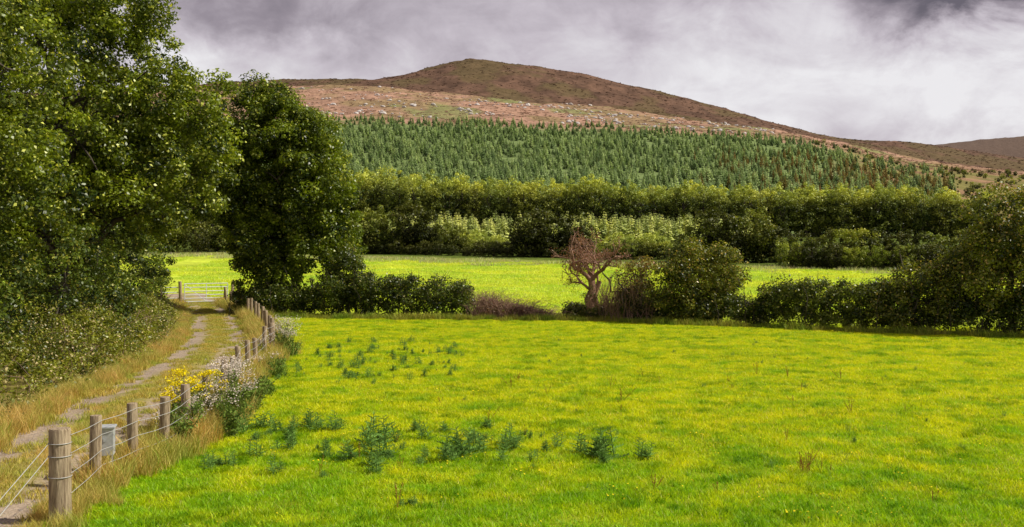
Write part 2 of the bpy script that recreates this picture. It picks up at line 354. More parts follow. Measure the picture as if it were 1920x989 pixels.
# ------------------------------------------------------------------ grass templates
def blades(g, P, h, w, lean, c, r, mat=0):
    n = len(P); an = r.random(n)*2*np.pi; s = np.stack([np.cos(an), np.sin(an), 0*an], 1)*w[:, None]*.5
    la = r.random(n)*2*np.pi; ld = np.stack([np.cos(la), np.sin(la), 0*la], 1)*(lean*h)[:, None]
    up = np.array([0, 0, 1.])*h[:, None]
    V = np.stack([P-s, P+s, P+s*.8+up*.55+ld*.35, P-s*.8+up*.55+ld*.35, P+up*.95+ld], 1).reshape(-1, 3)
    k = np.arange(n)*5
    g.add(V, np.stack([k, k+1, k+2, k+3], 1), np.repeat(c, 5, axis=0), mat)
    g.F.append((np.stack([k+3, k+2, k+4], 1)+g.n-n*5, mat))
def patch(name, n, size, h0, h1, w, pal, seed, lean=.5, mat=M_grass, clump=.5, gauss=False):
    r = np.random.default_rng(seed); g = Geo()
    P = np.zeros((n, 3)); P[:, :2] = r.normal(size=(n, 2))*size*.25 if gauss else (r.random((n, 2))-.5)*size
    nz = fbm(P[:, 0]/size*5+seed*3.1, P[:, 1]/size*5, seed, 3)
    h = (h0+(h1-h0)*r.random(n))*(1-clump/2+clump*nz*1.4)
    tq = np.clip(r.random(n)*.6+(nz-.3)*.7, 0, 1)[:, None]
    c = np.array(pal[0])*(1-tq)+np.array(pal[1])*tq; c = c*(.75+.5*r.random((n, 1)))
    if len(pal) > 2: c = np.where(r.random((n, 1)) < .05, np.array(pal[2]), c)
    blades(g, P, h, w*(.7+.6*r.random(n)), lean*(.4+r.random(n)), c, r)
    return g.build(name, [mat], link=False)
GP = [(.38, .54, .006), (.84, .89, .012), (.88, .76, .18)]
gp = coll_of('grass_patches', [patch('grass_patch', 1500, 1.3, .03, .065, .011, GP, s, lean=.9, clump=1.0) for s in range(1, 7)])
P = []
for yv in np.arange(7, 51, .9):
    xr = .60*yv+4
    xv = np.arange(xf(yv)+.3, xr, .9); q = np.stack([xv, np.full_like(xv, yv)], 1)+(rng.random((len(xv), 2))-.5)*.6; P.append(q)
P = np.concatenate(P); P = P[P[:, 1] < 50.5-(P[:, 0] > -9)*(P[:, 0]+9)*.3]
PZ = H(P[:, 0], P[:, 1]); sc = .65+.75*fbm(P[:, 0]/2.2, P[:, 1]/2.2, 4)+.15*rng.random(len(P))
sv = np.stack([np.ones(len(P)), np.ones(len(P)), sc], 1)
scatter('meadow_grass', np.c_[P, PZ], RZ(len(P)), sv, gp)
tg = coll_of('tussock_templates', [patch('grass_tussock', 80, .26, .04, .10, .011, [(.18, .33, .006), (.54, .68, .01)], s, lean=.7, gauss=True) for s in range(61, 66)])
n = 6500; d = 10+rng.random(n)**.75*38; P = np.stack([-.42*d+rng.random(n)*1.0*d, d], 1)
k = (P[:, 0] > xf(P[:, 1])+.4) & (P[:, 1] < 49-(P[:, 0] > -9)*(P[:, 0]+9)*.3) & (fbm(P[:, 0]/.9, P[:, 1]/.7, 66, 3) > .52); P = P[k]
scatter('grass_tussocks', np.c_[P, H(P[:, 0], P[:, 1])], RZ(len(P)), S3(.5+.8*rng.random(len(P))), tg)
G2 = [(.48, .62, .04), (.86, .95, .12), (.72, .66, .30)]
M_grass2 = foliage_mat('far_grass_blade', 0.4, posnoise=(0.15, (0.68, 0.85, 0.9), (1.05, 1.0, 1.0)), rough=0.55, spec=0.2)
gp2 = coll_of('far_grass_patches', [patch('far_grass_patch', 800, 4.0, .06, .18, .05, G2, s, lean=.9, mat=M_grass2) for s in range(11, 15)])
P = []
for yv in np.arange(54, 150, 2.8):
    xv = np.arange(-45, .62*yv, 2.8); P.append(np.stack([xv, np.full_like(xv, yv)], 1)+(rng.random((len(xv), 2))-.5)*2)
P = np.concatenate(P); e2 = np.clip(150-(P[:, 0]+49)*.43, 95, 150); P = P[P[:, 1] < e2-1]
P = P[np.abs(P[:, 0]-xc(P[:, 1])) > 3]
scatter('far_field_grass', np.c_[P, H(P[:, 0], P[:, 1])], RZ(len(P)), np.stack([np.ones(len(P))]*2+[.5+.9*rng.random(len(P))], 1), gp2)
G3 = [(.40, .46, .14), (.70, .70, .42), (.5, .42, .5)]
gp3 = coll_of('seeding_grass_patches', [patch('seeding_grass_patch', 300, 4.0, .2, .55, .06, G3, s, lean=.4, mat=M_dry) for s in range(21, 24)])
xv = np.arange(-60, 70, 1.8); P = np.concatenate([np.stack([xv, np.clip(150-(xv+49)*.43*(xv > -49), 95, 150)-o], 1) for o in (1, 4, 8)])+rng.normal(size=(len(xv)*3, 2))*1.2
P = P[rng.random(len(P)) < .6]
scatter('seeding_grass_margin', np.c_[P, H(P[:, 0], P[:, 1])], RZ(len(P)), S3(.5+.6*rng.random(len(P))), gp3)
D1 = [(.38, .35, .05), (.84, .66, .26), (.26, .40, .03)]
dp = coll_of('dry_grass_tufts', [patch('dry_grass_tuft', 240, .7, .18, .55, .012, D1, s, lean=.55, mat=M_dry, clump=.9) for s in range(31, 36)])
P = []
for yv in np.arange(8, 62, .36):
    f = float(xf(yv)); c = float(xc(yv)); lo = .55 if yv < 13.6 else 1
    for k in range(3): P.append([f+rng.normal()*.22, yv+rng.random()*.3, lo*(.5+.5*rng.random())])
    w = f-.2-(c+1.3)
    if w > 0:
        for k in range(max(1, int(w*3))): P.append([c+1.3+rng.random()*w, yv+rng.random()*.3, lo*(.3+.3*rng.random())])
    for k in range(3): P.append([c-1.3-rng.random()*.7, yv+rng.random()*.3, .3+.4*rng.random()])
    if yv < 21:
        for k in range(2): P.append([c-1.1-rng.random()*.5, yv+rng.random()*.3, .4+.4*rng.random()])
        P.append([c+rng.normal()*.25, yv+rng.random()*.3, .3+.25*rng.random()])
P = np.array(P); scatter('dry_verge_grass', np.c_[P[:, :2], H(P[:, 0], P[:, 1])], RZ(len(P)), S3(P[:, 2]), dp)
D2 = [(.32, .36, .04), (.74, .60, .18)]
mp_ = coll_of('track_grass_tufts', [patch('track_grass_tuft', 200, .5, .04, .12, .012, D2, s, lean=.6, mat=M_dry) for s in range(41, 44)])
P = []
for yv in np.arange(8, 62, .3):
    c = float(xc(yv))
    for k in range(2): P.append([c+rng.normal()*.16, yv+rng.random()*.3])
    P.append([c+1.3+rng.normal()*.12, yv]); P.append([c-1.3+rng.normal()*.12, yv])
    if rng.random() < .3: P.append([c+(.8 if rng.random() < .5 else -.8)+rng.normal()*.2, yv])
P = np.array(P); scatter('track_grass', np.c_[P, H(P[:, 0], P[:, 1])+.03], RZ(len(P)), S3(.6+.6*rng.random(len(P))), mp_)
E1 = [(.16, .26, .02), (.50, .46, .10)]
hp = coll_of('hedge_foot_tufts', [patch('hedge_foot_tuft', 240, .8, .12, .4, .02, E1, s, lean=.5, mat=M_dry) for s in range(51, 54)])
HX = np.array([-14, -9, -1.5, 3.6, 8.2, 12.3, 15, 19.6, 26]); HY = np.array([51, 49.6, 49, 48, 45, 42.5, 41, 39, 36.5])
xv = np.arange(-13, 26, .25); yv = np.interp(xv, HX, HY)-1.5+rng.normal(size=len(xv))*.3
P = np.stack([xv, yv], 1); scatter('hedge_foot_grass', np.c_[P, H(xv, yv)], RZ(len(P)), S3(.4+.6*rng.random(len(P))), hp)

def stone(seed, mat, name):
    import bmesh
    bm = bmesh.new(); bmesh.ops.create_icosphere(bm, subdivisions=2, radius=1); r = np.random.default_rng(seed); k = r.random(3)*10
    for v in bm.verts:
        d = v.co.normalized(); f = .75+.5*float(vnoise(d.x*1.6+k[0], d.y*1.6+d.z*1.3+k[1], seed)); v.co = d*f; v.co.z *= .6
    me = bpy.data.meshes.new(name); bm.to_mesh(me); bm.free(); me.materials.append(mat); return bpy.data.objects.new(name, me)
pc = coll_of('pebbles', [stone(s, M_pebble, 'pebble') for s in range(4)])
yv = 9+rng.random(3500)**1.3*50; side = np.where(rng.random(3500) < .5, -1, 1); xv = xc(yv)+side*.80+rng.normal(size=3500)*.2
scatter('gravel_stones', np.c_[xv, yv, H(xv, yv)+.03], RZ(3500), S3(.010+.020*rng.random(3500)**2), pc)

# ------------------------------------------------------------------ fence
def post(g, x, y, h, r, seed):
    rr = np.random.default_rng(seed); z0 = Hs(x, y); lx, ly = rr.normal(size=2)*.03; s = 14
    pts = [(x, y, z0-.4), (x, y, z0), (x+lx*.5, y+ly*.5, z0+h*.5), (x+lx, y+ly, z0+h-.02), (x+lx, y+ly, z0+h)]
    tube(g, pts, [r, r, r*.98, r*.96, r*.88], s)
    n = g.n; g.F.append((np.arange(n-s, n)[None, :], 0))
    return np.array([x+lx, y+ly, z0])
fence = bpy.data.objects.new('wire_fence', None); scene.collection.objects.link(fence)
PY_ = [12.4, 14.2, 15.3, 16.5, 17.8]+[19.4, 21, 22.6, 24.3]+list(np.arange(26, 60.5, 1.9))
g = Geo(); tops = []
for k, yv in enumerate(PY_):
    big = (k == 0); h = 1.2 if big else 1.04+.05*rng.normal(); r = .135 if big else (.085 if k < 5 else .07)
    if abs(yv-32) < 1: r = .1
    tops.append((post(g, float(xf(yv)), yv, h, r, k), h, r))
posts = g.build('posts', [M_wood], smooth=True); posts.parent = fence
md = posts.modifiers.new('edge', 'EDGE_SPLIT'); md.split_angle = math.radians(50)
g = Geo()
for lv in (.98, .78, .56, .34):
    for (a, ha, ra), (b, hb, rb) in zip(tops[:-1], tops[1:]):
        p0 = a+np.array([ra*1.0, 0, lv*ha*.95]); p1 = b+np.array([rb*1.0, 0, lv*hb*.95]); mid = (p0+p1)/2-np.array([0, 0, .015])
        tube(g, [p0, mid, p1], [.0045]*3, 4)
a = tops[0][0]
for zz, ze in ((1.02, .30), (.86, .12)):
    tube(g, [a+np.array([-.1, -.1, zz]), (a+np.array([-.1, -.1, zz])+np.array([-5.55, 9.6, ze+.03]))/2, [-5.55, 9.6, ze]], [.0055]*3, 4)
for zz in (1.02, .86, .6):
    an = np.linspace(0, 2*np.pi, 17); tube(g, np.stack([a[0]+.137*np.cos(an), a[1]+.137*np.sin(an), a[2]+zz+0*an], 1), [.005]*17, 4)
w = g.build('wires', [M_wire]); w.parent = fence
g = Geo(); post(g, -5.55, 9.6, .45, .06, 77); o = g.build('anchor_stake', [M_wood]); o.parent = fence

import bmesh
def boxes(name, lst, mat, bevel=.004):
    bm = bmesh.new()
    for (c, s) in lst:
        r = bmesh.ops.create_cube(bm, size=1)
        for v in r['verts']: v.co = (c[0]+v.co.x*s[0], c[1]+v.co.y*s[1], c[2]+v.co.z*s[2])
    bmesh.ops.bevel(bm, geom=bm.edges[:], offset=bevel, segments=2, affect='EDGES')
    me = bpy.data.meshes.new(name); bm.to_mesh(me); bm.free(); me.materials.append(mat)
    ob = bpy.data.objects.new(name, me); scene.collection.objects.link(ob); return ob
bx = boxes('metal_meter_box', [((0, 0, .22), (.26, .22, .40)), ((0, 0, .435), (.31, .27, .025)), ((0, -.118, .25), (.03, .012, .06)), ((-.09, 0, -.19), (.04, .04, .41)), ((.09, 0, -.19), (.04, .04, .41))], M_steel)
bx.location = (-6.05, 14.75, .36); bx.rotation_euler[2] = .25

# ------------------------------------------------------------------ gate
gate = bpy.data.objects.new('field_gate', None); scene.collection.objects.link(gate)
A = np.array([-19.75, 60.0, 0.05]); Bq = np.array([-17.55, 61.4, 0.05]); D = Bq-A
g = Geo()
for zz in (.12, .32, .52, .74, .98, 1.2): tube(g, [A+[0, 0, zz], A+D*.5+[0, 0, zz], Bq+[0, 0, zz]], [.024]*3, 8)
for f in (0, .5, 1): tube(g, [A+D*f+[0, 0, .1], A+D*f+[0, 0, .65], A+D*f+[0, 0, 1.22]], [.024]*3, 8)
tube(g, [A+[0, 0, 1.18], A+D*.25+[0, 0, .65], A+D*.5+[0, 0, .12]], [.016]*3, 6)
M_gate = noise_mat('gate_galvanised', (.6, .63, .67), (.75, .78, .82), 8, rough=.5, metallic=.1, bump=0)
o = g.build('bars', [M_gate]); o.parent = gate
g = Geo(); post(g, -19.95, 59.9, 1.4, .10, 5); post(g, -17.3, 61.5, 1.35, .09, 6); post(g, -20.9, 59.4, 1.2, .07, 8); post(g, -16.7, 60.8, 1.1, .07, 9)
o = g.build('gate_posts', [M_wood]); o.parent = gate
g = Geo()
for zz in (.4, .75, 1.05): tube(g, [(-19.95, 59.9, zz), (-20.9, 59.4, zz)], [.03, .03], 6)
o = g.build('side_rails', [M_gate]); o.parent = gate

# ------------------------------------------------------------------ big trees (left)
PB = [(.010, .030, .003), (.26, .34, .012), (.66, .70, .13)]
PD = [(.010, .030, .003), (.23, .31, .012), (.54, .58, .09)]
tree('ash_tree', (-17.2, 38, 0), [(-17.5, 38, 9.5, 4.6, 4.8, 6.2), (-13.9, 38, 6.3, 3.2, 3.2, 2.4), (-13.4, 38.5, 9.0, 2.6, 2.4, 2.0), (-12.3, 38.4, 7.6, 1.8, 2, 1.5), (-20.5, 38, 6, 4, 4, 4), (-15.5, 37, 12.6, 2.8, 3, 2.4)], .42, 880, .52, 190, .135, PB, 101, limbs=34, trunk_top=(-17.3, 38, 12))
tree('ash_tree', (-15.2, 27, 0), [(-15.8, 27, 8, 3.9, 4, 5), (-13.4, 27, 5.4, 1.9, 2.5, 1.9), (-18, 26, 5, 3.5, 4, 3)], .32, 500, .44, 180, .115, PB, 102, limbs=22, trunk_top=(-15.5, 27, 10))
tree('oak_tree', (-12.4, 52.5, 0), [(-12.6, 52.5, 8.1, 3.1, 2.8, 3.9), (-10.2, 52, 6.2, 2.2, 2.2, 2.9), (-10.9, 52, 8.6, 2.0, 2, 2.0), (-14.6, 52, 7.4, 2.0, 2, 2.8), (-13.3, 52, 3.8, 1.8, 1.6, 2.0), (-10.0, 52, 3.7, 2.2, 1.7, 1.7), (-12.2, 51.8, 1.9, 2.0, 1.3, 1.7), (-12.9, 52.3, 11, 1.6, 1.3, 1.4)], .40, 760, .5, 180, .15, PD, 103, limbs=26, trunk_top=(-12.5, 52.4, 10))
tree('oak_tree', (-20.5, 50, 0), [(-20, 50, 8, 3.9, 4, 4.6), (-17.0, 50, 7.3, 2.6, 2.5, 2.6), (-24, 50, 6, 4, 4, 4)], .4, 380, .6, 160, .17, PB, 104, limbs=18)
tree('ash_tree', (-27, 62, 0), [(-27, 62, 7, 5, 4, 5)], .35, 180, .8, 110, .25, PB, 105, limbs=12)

r = np.random.default_rng(5); g = Geo(); ell = []
for yv in np.arange(18, 57, 2.2):
    off = np.interp(yv, [18, 30, 42, 56], [4.6, 3.9, 3.0, 2.6]); c = float(xc(yv))
    ell.append((c-1.4-off, yv, 1.9, 2.2, 2.0, np.interp(yv, [18, 30, 50], [2.4, 3.1, 3.2])*(.8+.4*r.random())))
    ell.append((c-1.4-off-3, yv, 3, 2.4, 2.2, 3.2))
C = crown_pts(ell, 1100, r, .55); C = C[C[:, 2] > .2]
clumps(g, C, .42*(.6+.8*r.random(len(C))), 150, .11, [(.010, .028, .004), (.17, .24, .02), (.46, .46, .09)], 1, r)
for k in range(60):
    e = ell[r.integers(len(ell))]; b = np.array([e[0]-1+r.normal()*.6, e[1]+r.normal()*1, 0]); tube(g, wig(b, b+np.array([r.normal()*.6, r.normal()*.6, 2.5+r.random()*1.5]), 6, .05, r), np.linspace(.06, .02, 6), 5)
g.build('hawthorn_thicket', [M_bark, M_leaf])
g = Geo(); n = 1500; yv = 10+r.random(n)*47; s = r.random(n)**.8; wid = np.interp(yv, [12, 20, 35, 56], [4.5, 3.6, 2.7, 1.8])
xv = xc(yv)-1.7-s*wid; bump_ = fbm(xv/1.3, yv/1.3, 8, 3)
zt = np.interp(s*wid, [0, .7, 1.8, 3.5, 5], [.15, .5, 1.0, 1.7, 2.2])*(.25+1.5*bump_)
C = np.stack([xv, yv, zt*(.55+.45*r.random(n))+.05], 1)
clumps(g, C, .30*(.5+1.0*r.random(n)), 75, .075, [(.03, .055, .008), (.34, .37, .03), (.72, .60, .30)], 1, r)
for k in range(200):
    q = r.integers(n); b = np.array([C[q][0], C[q][1], .1]); e = C[q]+np.array([r.normal()*.6, r.normal()*.6, .35+.3*r.random()]); tube(g, wig(b, e, 5, .06, r, .25), np.linspace(.01, .004, 5), 3)
g.build('bramble_bank', [M_deadbark, M_leaf])

# ------------------------------------------------------------------ hedgerow across the meadow
PH = [(.010, .025, .004), (.13, .18, .014), (.34, .32, .08)]
def hy(x): return float(np.interp(x, HX, HY))
def hedge(name, x0, x1, top, pal, seed, depth=.9, size=.10, dens=42, bark=M_bark):
    r = np.random.default_rng(seed); g = Geo(); n = int((x1-x0)*dens); xv = x0+r.random(n)*(x1-x0); dv = (r.random(n)*2-1)*depth
    tp = top*(.72+.5*fbm(xv/1.5, dv+seed, seed, 3))*(1-.3*(np.abs(dv)/depth)**3); zv = .12+(tp-.25)*r.random(n)**.8
    yv = np.array([hy(a) for a in xv])+dv
    C = np.stack([xv, yv, zv+H(xv, yv)], 1); clumps(g, C, .34*(.6+.8*r.random(n)), 95, size, pal, 1, r)
    for k in range(int((x1-x0)*5)):
        a = x0+r.random()*(x1-x0); b = np.array([a, hy(a)+r.normal()*.5, 0]); tube(g, wig(b, b+np.array([r.normal()*.5, r.normal()*.4, top*(1+.15*r.random())]), 5, .05, r), np.linspace(.02, .005, 5), 4)
    return g.build(name, [bark, M_leaf])
hedge('hedge', -14.2, -10.2, 1.6, PH, 201)
hedge('hedge', -10.4, -7.0, 2.2, PH, 202)
hedge('hedge', -7.4, -2.0, 2.1, PH, 203, dens=48)
hedge('hedge', 10.8, 15.6, 2.1, [(.02, .04, .006), (.20, .25, .02), (.36, .34, .08)], 204, dens=62)
hedge('hedge', 4.9, 11.2, 1.5, PH, 205)
hedge('hedge', 15.2, 26, 1.9, PH, 206)
hedge('hedge', 2.6, 5.0, .8, [(.02, .04, .006), (.20, .22, .03), (.36, .28, .10)], 207, depth=.6)
def bush(name, x, y, ell, n, pal, seed, cr=.38, per=110, size=.10, **k):
    e = [(x+a, y+b, c, d, f, h) for a, b, c, d, f, h in ell]
    return tree(name, (x, y, Hs(x, y)), e, .10, n, cr, per, size, pal, seed, limbs=15, stems=3, lean=.08, **k)
bush('holly_bush', -8.4, 50.5, [(0, 0, 1.9, 1.3, 1.2, 1.6)], 110, PH, 301)
PHW = [(.02, .04, .006), (.28, .31, .022), (.54, .40, .10)]
bush('hawthorn_bush', 8.4, 45.2, [(0, 0, 2.0, 1.8, 1.4, 1.6), (1.2, 0, 2.4, 1.1, 1.2, 1.3), (-1.2, 0, 1.7, 1.1, 1, 1.3), (.2, 0, 3.1, .8, .8, .8), (0, -.3, .9, 2.2, 1.2, .9)], 300, PHW, 302)
bush('hawthorn_bush', 5.8, 46.6, [(0, 0, 1.6, 1.0, .9, 1.4), (.4, 0, 2.3, .7, .6, .8)], 60, [(.10, .10, .03), (.32, .26, .05), (.44, .22, .10)], 303, per=70, inner=.2)
bush('hawthorn_bush', 16.8, 40.3, [(0, 0, 1.7, 1.5, 1.3, 1.5), (1, 0, 2.2, 1.2, 1.2, 1.2), (-1.4, 0, 1.1, 1, 1.1, 1)], 190, PHW, 304)
tree('hawthorn_tree', (19.6, 39.3, 0), [(19.8, 39.3, 4.3, 1.9, 1.9, 1.7), (18.7, 39, 2.9, 1.4, 1.3, 1.7), (20.6, 39, 2.2, 2, 1.6, 1.8), (18.3, 38.3, 2.2, .7, .6, 1.0)], .16, 300, .42, 110, .11, PHW, 305, limbs=18, stems=2)
tree('hawthorn_tree', (23.5, 38.3, 0), [(23.5, 38.3, 3.5, 2.2, 2, 2.4)], .16, 120, .5, 100, .13, PH, 306, limbs=12, stems=2)

def branch(g, r, p, d, L, rad, depth, tips):
    n = 5; pts = [p]; q = p.copy(); dd = d.copy()
    for i in range(n-1):
        dd = nrm(dd+r.normal(size=3)*.26+np.array([-.03, 0, .03])); q = q+dd*L/(n-1); pts.append(q.copy())
    tube(g, pts, np.linspace(rad, rad*.6, n), 7 if depth > 3 else 4)
    if depth <= 1: tips.append(q)
    if depth == 0: return
    for k in range(3 if depth > 2 else 4):
        s = r.integers(2, n); nd = nrm(dd+r.normal(size=3)*.65+np.array([-.12, 0, .10])); branch(g, r, pts[s], nd, L*(.58+.22*r.random()), rad*.55, depth-1, tips)
r = np.random.default_rng(17); g = Geo(); tips = []
b = np.array([3.75, 47.6, -.05])
trk = np.array([b, b+[.06, 0, .5], b+[-.10, 0, 1.0], b+[.12, 0, 1.5], b+[.05, 0, 1.9]]); tube(g, trk, [.30, .22, .21, .19, .17], 9)
tube(g, np.array([b+[.25, .1, 0], b+[.33, .1, .6], b+[.18, 0, 1.2], b+[.45, 0, 1.9]]), [.17, .14, .13, .11], 8)
for d0, L, rd in (((-.8, 0, .7), 1.4, .12), ((-.3, .3, 1), 1.25, .11), ((.5, -.1, .8), 1.1, .11), ((.2, .2, 1), 1.1, .10), ((-1, .1, .3), 1.0, .08), ((.75, 0, .35), .8, .07)):
    branch(g, r, trk[-1] if L > 1.05 else trk[3], nrm(np.array(d0)), L, rd, 4, tips)
tips = np.array(tips); sel = tips[r.random(len(tips)) < .4]
clumps(g, sel, np.full(len(sel), .2), 7, .06, [(.16, .07, .04), (.40, .19, .09)], 1, r)
iv = b+np.c_[r.normal(size=40)*.2, r.normal(size=40)*.2, r.random(40)*1.7]; clumps(g, iv, np.full(40, .16), 22, .07, PH, 1, r)
g.build('dead_thorn_tree', [noise_mat('reddish_dead_bark', (.16, .08, .055), (.42, .25, .17), 8, stretch=(2, 2, .6), bump=.6), M_leaf])

r = np.random.default_rng(23); g = Geo()
for k in range(900):
    a = -2.0+r.random()*4.2; hgt = np.interp(a, [-2, -.8, .6, 2.2], [1.4, 1.25, .8, .2]); b = np.array([a, hy(a)+r.normal()*.5, 0]); d = np.array([r.normal()*.6, r.normal()*.4, hgt*(.5+.6*r.random())])
    tube(g, wig(b, b+d, 5, .08, r, .2), np.linspace(.012, .004, 5), 3)
n = 130; a = -2+r.random(n)*4; C = np.stack([a, np.array([hy(q) for q in a])+r.normal(size=n)*.5, np.interp(a, [-2, -.8, .6, 2.2], [1.0, .9, .5, .1])*r.random(n)], 1)
clumps(g, C, np.full(n, .25), 45, .07, [(.10, .05, .03), (.34, .19, .11)], 1, r)
g.build('dead_bramble_heap', [noise_mat('dead_stem', (.18, .10, .075), (.44, .28, .20), 8), M_leaf])
r = np.random.default_rng(29); g = Geo()
for k in range(420):
    a = 4.2+r.random()*2.2; b = np.array([a, hy(a)+r.normal()*.5-.2, 0]); d = np.array([r.normal()*.35, r.normal()*.3, 1.0+1.3*r.random()])
    tube(g, wig(b, b+d, 5, .06, r), np.linspace(.014, .004, 5), 3)
g.build('dead_scrub_stems', [bpy.data.materials['dead_stem']])

# ------------------------------------------------------------------ distant vegetation templates
def tmpl_tree(name, seed, h, w, pal, n=60, per=45, size=.42, cr=.8, low=.1, ng=None):  # ng: height range of the painted shade-to-sun leaf gradient
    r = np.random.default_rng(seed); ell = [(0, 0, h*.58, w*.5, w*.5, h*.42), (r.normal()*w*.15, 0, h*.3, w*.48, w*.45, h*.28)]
    return tree(name, (0, 0, 0), ell, h*.02, n, cr, per, size, pal, seed, limbs=6, link=False, mat=M_leaf_i, sides=5, minz=low, lit_top=ng)
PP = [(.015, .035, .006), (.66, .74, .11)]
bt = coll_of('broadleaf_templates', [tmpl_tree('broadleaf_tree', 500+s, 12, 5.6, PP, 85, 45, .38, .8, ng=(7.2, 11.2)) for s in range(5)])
P = []
for row in range(3):
    for xv in np.arange(-75, 100, 3.2):
        P.append([xv+rng.normal()*.7, 211+row*5.0-0.08*xv+rng.normal()*.9])
P = np.array(P); sc = .85+.3*rng.random(len(P)); hv = (.86+.30*fbm(P[:, 0]/9, P[:, 1]/9, 3, 3))*np.interp(P[:, 0], [-40, 90], [1.05, .84])
scatter('broadleaf_shelterbelt', np.c_[P, H(P[:, 0], P[:, 1])-.3], RZ(len(P), .03), np.stack([sc, sc, hv*(.9+.2*rng.random(len(P)))], 1), bt)
def conifer(seed, h, w, pal, levels=14):
    r = np.random.default_rng(seed); g = Geo(); tube(g, [(0, 0, 0), (0, 0, h*.5), (0, 0, h*.98)], [h*.018, h*.011, h*.002], 5)
    V = []; C = []; nb = 0
    for l in range(levels):
        f = l/levels; zc = h*(.06+.92*f); rad = w*.5*(1-f)**.85+.05; m = int(10-5*f)
        for k in range(m):
            a = 2*np.pi*(k/m)+r.random()*1.2; R_ = rad*(.65+.7*r.random()); d = np.array([math.cos(a), math.sin(a), 0]); s = np.array([-d[1], d[0], 0])*R_*.26; z0 = zc+r.normal()*h*.02
            b = np.array([0, 0, z0]); t = b+d*R_+np.array([0, 0, -.22*R_+ (0.25*R_ if f > .7 else 0)]); md = b+d*R_*.55+np.array([0, 0, .02*R_])
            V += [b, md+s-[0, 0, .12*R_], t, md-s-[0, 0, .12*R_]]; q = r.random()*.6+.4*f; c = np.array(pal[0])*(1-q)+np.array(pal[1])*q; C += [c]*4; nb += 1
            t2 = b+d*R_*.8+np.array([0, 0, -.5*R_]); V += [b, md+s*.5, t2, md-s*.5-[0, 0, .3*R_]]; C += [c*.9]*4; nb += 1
    g.add(V, np.arange(nb*4).reshape(-1, 4), np.array(C), 1)
    return g.build('conifer', [M_bark, M_conifer], link=False)
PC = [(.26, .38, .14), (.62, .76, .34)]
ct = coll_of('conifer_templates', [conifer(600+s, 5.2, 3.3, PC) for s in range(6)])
P = []
for yv in np.geomspace(238, 670, 120):
    st = 3.6+.4*(yv-238)/420
    xv = np.arange(-.36*yv, .45*yv, st); P.append(np.stack([xv, np.full_like(xv, yv)], 1)+rng.normal(size=(len(xv), 2))*np.array([1.3, 1.6]))
P = np.concatenate(P); t = P[:, 0]/P[:, 1]
lim = 640+(fbm(P[:, 0]/30, P[:, 1]/30, 12)-.5)*110
dens = np.interp(t+.05*(fbm(P[:, 0]/25, P[:, 1]/25, 13)-.5), [.22, .30, .36, .45], [.88, .6, .35, .10])*np.interp(P[:, 1]-lim, [-60, 0, 20], [1, .45, .03])
k = (rng.random(len(P)) < dens) & (fbm(P[:, 0]/18, P[:, 1]/18, 99, 2) > .25)
Q = P[k]; s = (.5+.75*rng.random(len(Q))**1.3)*np.interp(Q[:, 1], [240, 650], [1.08, .80])*(.75+.5*fbm(Q[:, 0]/22, Q[:, 1]/22, 14, 3))
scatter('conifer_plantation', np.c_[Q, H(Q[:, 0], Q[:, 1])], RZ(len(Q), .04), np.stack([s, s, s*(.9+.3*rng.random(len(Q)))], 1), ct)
PL = [(.24, .19, .05), (.58, .43, .12)]
lt = coll_of('larch_templates', [conifer(620+s, 6.5, 2.4, PL, 12) for s in range(3)])
k = (t > .18) & (t < .44) & (P[:, 1] < 520) & (rng.random(len(P)) < np.interp(t, [.18, .28, .34, .44], [.06, .36, .36, .15]))
Q = P[k]+rng.normal(size=(k.sum(), 2)); s = .5+.6*rng.random(len(Q)); scatter('larch_stand', np.c_[Q, H(Q[:, 0], Q[:, 1])], RZ(len(Q), .04), S3(s), lt)
PY2 = [(.44, .52, .12), (.76, .82, .30)]
yt = coll_of('young_conifer_templates', [conifer(640+s, 4.6, 3.0, PY2, 12) for s in range(4)])
P = np.stack([-50+rng.random(1100)*125, 158+rng.random(1100)*38], 1); P = P[(P[:, 0] < P[:, 1]*.24)]; s = .5+.75*rng.random(len(P))
scatter('young_conifer_plantation', np.c_[P, H(P[:, 0], P[:, 1])], RZ(len(P), .03), S3(s), yt)
PS = [(.12, .18, .03), (.54, .62, .11)]
st_ = coll_of('pale_shrub_templates', [tmpl_tree('willow_shrub', 760+s, 3.4, 3.2, PS, 55, 45, .22, .42, .0, ng=(.8, 3.0)) for s in range(4)])
n = 80; P = np.stack([-24+rng.random(n)*52, 151+rng.random(n)*7], 1); P[:, 1] -= np.clip(P[:, 0]+10, 0, 60)*.35
scatter('pale_willow_shrubs', np.c_[P, H(P[:, 0], P[:, 1])-.2], RZ(n), S3(.4+.7*rng.random(n)), st_)
